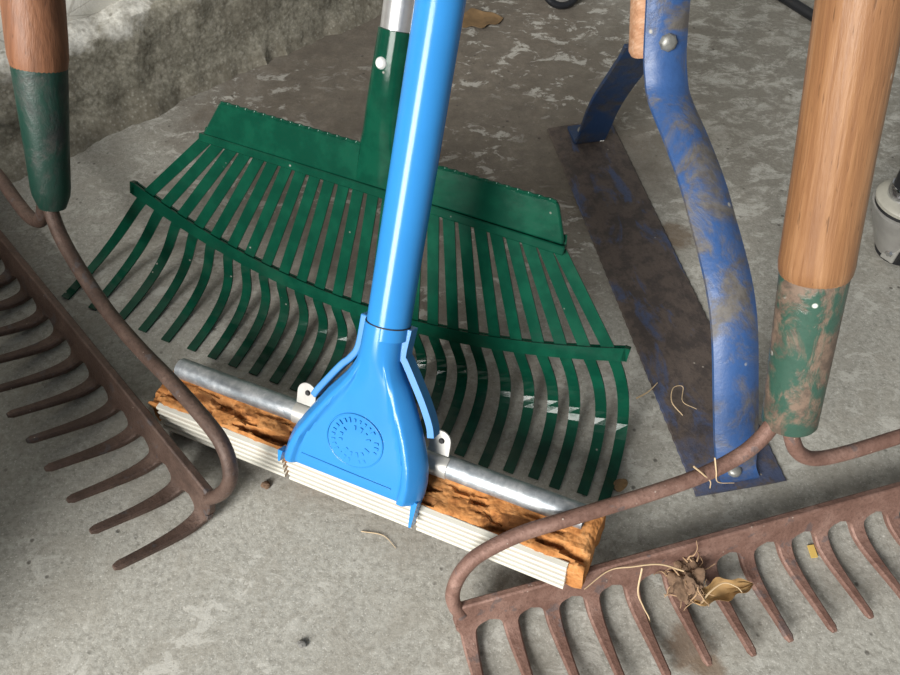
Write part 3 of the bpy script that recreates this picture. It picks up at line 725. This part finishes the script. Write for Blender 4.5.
# ------------------------------------------------------------------ litter
def fleaf(name, label, c, L, W, ang, curl, mat, lift=.001, cat='leaf', lobes=0, tilt=0):
    bm = B(); nu, nv = 18, 8; g = []
    for i in range(nu + 1):
        q = i / nu; row = []
        ww = W * (math.sin(math.pi * min(.999, q ** .8)) ** .7) * (1 + lobes * math.sin(q * 17)) + .0003
        for j in range(nv + 1):
            s = 2 * j / nv - 1
            z = lift + curl * (s * s) * math.sin(math.pi * q) + curl * .6 * abs(noise.noise(V((q * 4, s * 2, L * 90)))) + tilt * q
            x = (q - .5) * L; y = s * ww + .15 * W * math.sin(q * 5)
            row.append(V((x * math.cos(ang) - y * math.sin(ang) + c[0], x * math.sin(ang) + y * math.cos(ang) + c[1], z + (c[2] if len(c) > 2 else 0))))
        g.append(row)
    top = [[bm.verts.new(p + V((0, 0, .0005))) for p in r] for r in g]; bot = [[bm.verts.new(p) for p in r] for r in g]
    for i in range(nu):
        for j in range(nv):
            bm.faces.new((top[i][j], top[i + 1][j], top[i + 1][j + 1], top[i][j + 1])); bm.faces.new((bot[i][j + 1], bot[i + 1][j + 1], bot[i + 1][j], bot[i][j]))
    loop = [(i, 0) for i in range(nu)] + [(nu, j) for j in range(nv)] + [(i, nv) for i in range(nu, 0, -1)] + [(0, j) for j in range(nv, 0, -1)]
    for a, b in zip(loop, loop[1:] + loop[:1]): bm.faces.new((top[b[0]][b[1]], top[a[0]][a[1]], bot[a[0]][a[1]], bot[b[0]][b[1]]))
    return tag(obj(name, bm, mat), label, cat)
fleaf('dry_leaf', 'flat tan dead leaf on the dirty floor right of the blue pole top', (.034, .836), .056, .018, .25, .002, MAT['leaf'], lobes=.18)
fleaf('dry_leaf', 'curled golden brown leaf caught between the teeth of the front rake', (.172, .1665), .042, .0062, .32, .006, MAT['leafgold'], .012, lobes=.25, tilt=-.001)
# root clump caught on the teeth
rc = thing('root_clump', 'clump of dry roots and soil caught on the teeth of the front rake', 'roots', (.1500, .1735, .004))
bm = B(); bmesh.ops.create_icosphere(bm, subdivisions=5, radius=1)
for v in bm.verts:
    p = v.co.copy(); f = 1 + noise.fractal(p * 1.8, 1, 2, 5) * .55
    v.co = V((p.x * .0100 * f, p.y * .0125 * f, .0115 + p.z * .0095 * f))
obj('soil_ball', bm, MAT['soil'], rc)
for k in range(26):
    bm = B(); a = random.uniform(0, 6.28); r0 = random.uniform(.003, .009); p = V((r0 * math.cos(a), r0 * math.sin(a) * 1.3, .012 + random.uniform(-.003, .009)))
    pts = [p]
    dr = V((math.cos(a + random.uniform(-1, 1)), math.sin(a + random.uniform(-1, 1)), random.uniform(-.2, .5)))
    for q in range(5):
        dr = (dr + V((random.uniform(-.8, .8), random.uniform(-.8, .8), random.uniform(-.6, .3)))).normalized(); pts.append(pts[-1] + dr * random.uniform(.002, .0045))
    for q in pts: q.z = max(q.z, .003)
    tube(bm, catmull(pts, 4), lambda q: lerp(.00055, .0002, q), 6); obj('rootlet', bm, MAT['root'], rc)
def strand(name, label, pts, r=.0005, mat='straw', cat='straw', group=None):
    bm = B(); tube(bm, catmull(pts, 6), lambda q: r * (1 - .5 * q), 6); return tag(obj(name, bm, MAT[mat]), label, cat, group)
strand('root_strand', 'long pale root strand lying across the front rake bar left of the root clump', [(.146, .176, .024), (.130, .178, .030), (.112, .176, .031), (.098, .174, .030), (.082, .163, .0285)], .0006, 'straw', 'root')
strand('root_strand', 'branching pale root hanging down between the teeth left of the clump', [(.119, .176, .029), (.117, .165, .018), (.121, .158, .010), (.125, .151, .004), (.120, .141, .0025)], .0006, 'straw', 'root')
strand('root_strand', 'pale hooked root lying over the golden leaf', [(.155, .158, .018), (.161, .164, .021), (.170, .169, .0225), (.178, .167, .021), (.181, .164, .020)], .0006, 'straw', 'root')
strand('straw', 'short pale straw on the rusty blade left of the blue strap', [(.140, .315, .0062), (.150, .321, .0062), (.158, .329, .0062)], .0007)
strand('straw', 'looped straw on the rusty blade beside the blue strap', [(.172, .300, .0062), (.165, .310, .009), (.168, .322, .0095), (.176, .324, .008), (.174, .312, .0065), (.183, .305, .007)], .0004)
strand('straw', 'thin curved straw on the floor beside the middle of the white strip', [(-.060, .212, .001), (-.045, .209, .001), (-.036, .200, .001)], .0004)
# straw tied over the bow
R3 = tool_axes(15.2, 67.25); RO = V((.2139, .2037, .0165))
def RL(a, b, n): return RO + (R3[0] * a + R3[1] * b) * 1.0255 + R3[2] * n
strand('straw', 'frayed straw hanging over the bow of the front rake', [RL(-.066, .080, .0052), RL(-.060, .073, .0058), RL(-.055, .066, .0057), RL(-.053, .058, .003)], .0006)
strand('straw', 'forked straw end draped over the front rake bow towards the blade', [RL(-.052, .081, .0035), RL(-.052, .073, .0062), RL(-.050, .064, .0058), RL(-.038, .058, .004)], .0005)
def pebble(name, label, c, r, mat, cat, flat=.6):
    bm = B(); bmesh.ops.create_icosphere(bm, subdivisions=3, radius=1)
    for v in bm.verts:
        f = 1 + noise.fractal(v.co * 1.6 + V((c[0], c[1], 0)) * 30, 1, 2, 3) * .4
        v.co = V((c[0], c[1], r * flat * .8)) + V((v.co.x * r, v.co.y * r * .8, v.co.z * r * flat)) * f
    return tag(obj(name, bm, MAT[mat]), label, cat)
pebble('pebble', 'small dark pebble alone on the front floor', (-.0912, .1386), .0028, 'stone', 'pebble')
pebble('pebble', 'tiny dark crumb under the left end of the mop', (-.1294, .246), .0032, 'soil', 'pebble')
bm = B(); plate(bm, [(-.002, -.0045), (.0022, -.004), (.0018, .0045), (-.0024, .004)], 0, .0012, lambda a, b, n: V((.2412 + a, .1978 + b, .0005 + n)))
tag(obj('wood_chip', bm, MAT['yellow'], None, False), 'yellow chip on the floor between the teeth of the front rake', 'chip')
fleaf('dry_leaf', 'small brown leaf scrap under the last tine of the green rake', (.120, .246), .012, .004, .9, .002, MAT['leaf'])
pebble('lint', 'white fleck of lint on the rear foot of the weed cutter', (.148, .612), .0026, 'fluff', 'lint')
bpy.data.objects['lint'].location.z = .008

# ------------------------------------------------------------------ light
w = bpy.data.worlds.new('world'); bpy.context.scene.world = w; w.use_nodes = True
bg = w.node_tree.nodes['Background']; bg.inputs[0].default_value = (.92, .97, 1., 1); bg.inputs[1].default_value = .25
def area(name, loc, to, sx, sy, power, col):
    l = bpy.data.lights.new(name, 'AREA'); l.shape = 'RECTANGLE'; l.size = sx; l.size_y = sy; l.energy = power; l.color = col
    o = bpy.data.objects.new(name, l); C.objects.link(o); o.location = loc
    o.rotation_euler = (V(to) - V(loc)).to_track_quat('-Z', 'Y').to_euler(); return o
ld = wallp(-3.1, 1.25, 1.85)
area('garage_door_daylight', ld, (0, .25, 0), 1.5, 1.9, 300, (1, .98, .94))

# ------------------------------------------------------------------ camera
cd_ = bpy.data.cameras.new('camera'); cam = bpy.data.objects.new('camera', cd_); C.objects.link(cam)
cam.location = (0, 0, .5); cam.rotation_euler = (rad(90 - 53), 0, 0)
cd_.sensor_width = 36; cd_.lens = 36 * 778 / 900; cd_.clip_start = .01
sc = bpy.context.scene; sc.camera = cam
vs_ = sc.view_settings; vs_.view_transform = 'Standard'; vs_.look = 'None'; vs_.gamma = 1; vs_.exposure = 0
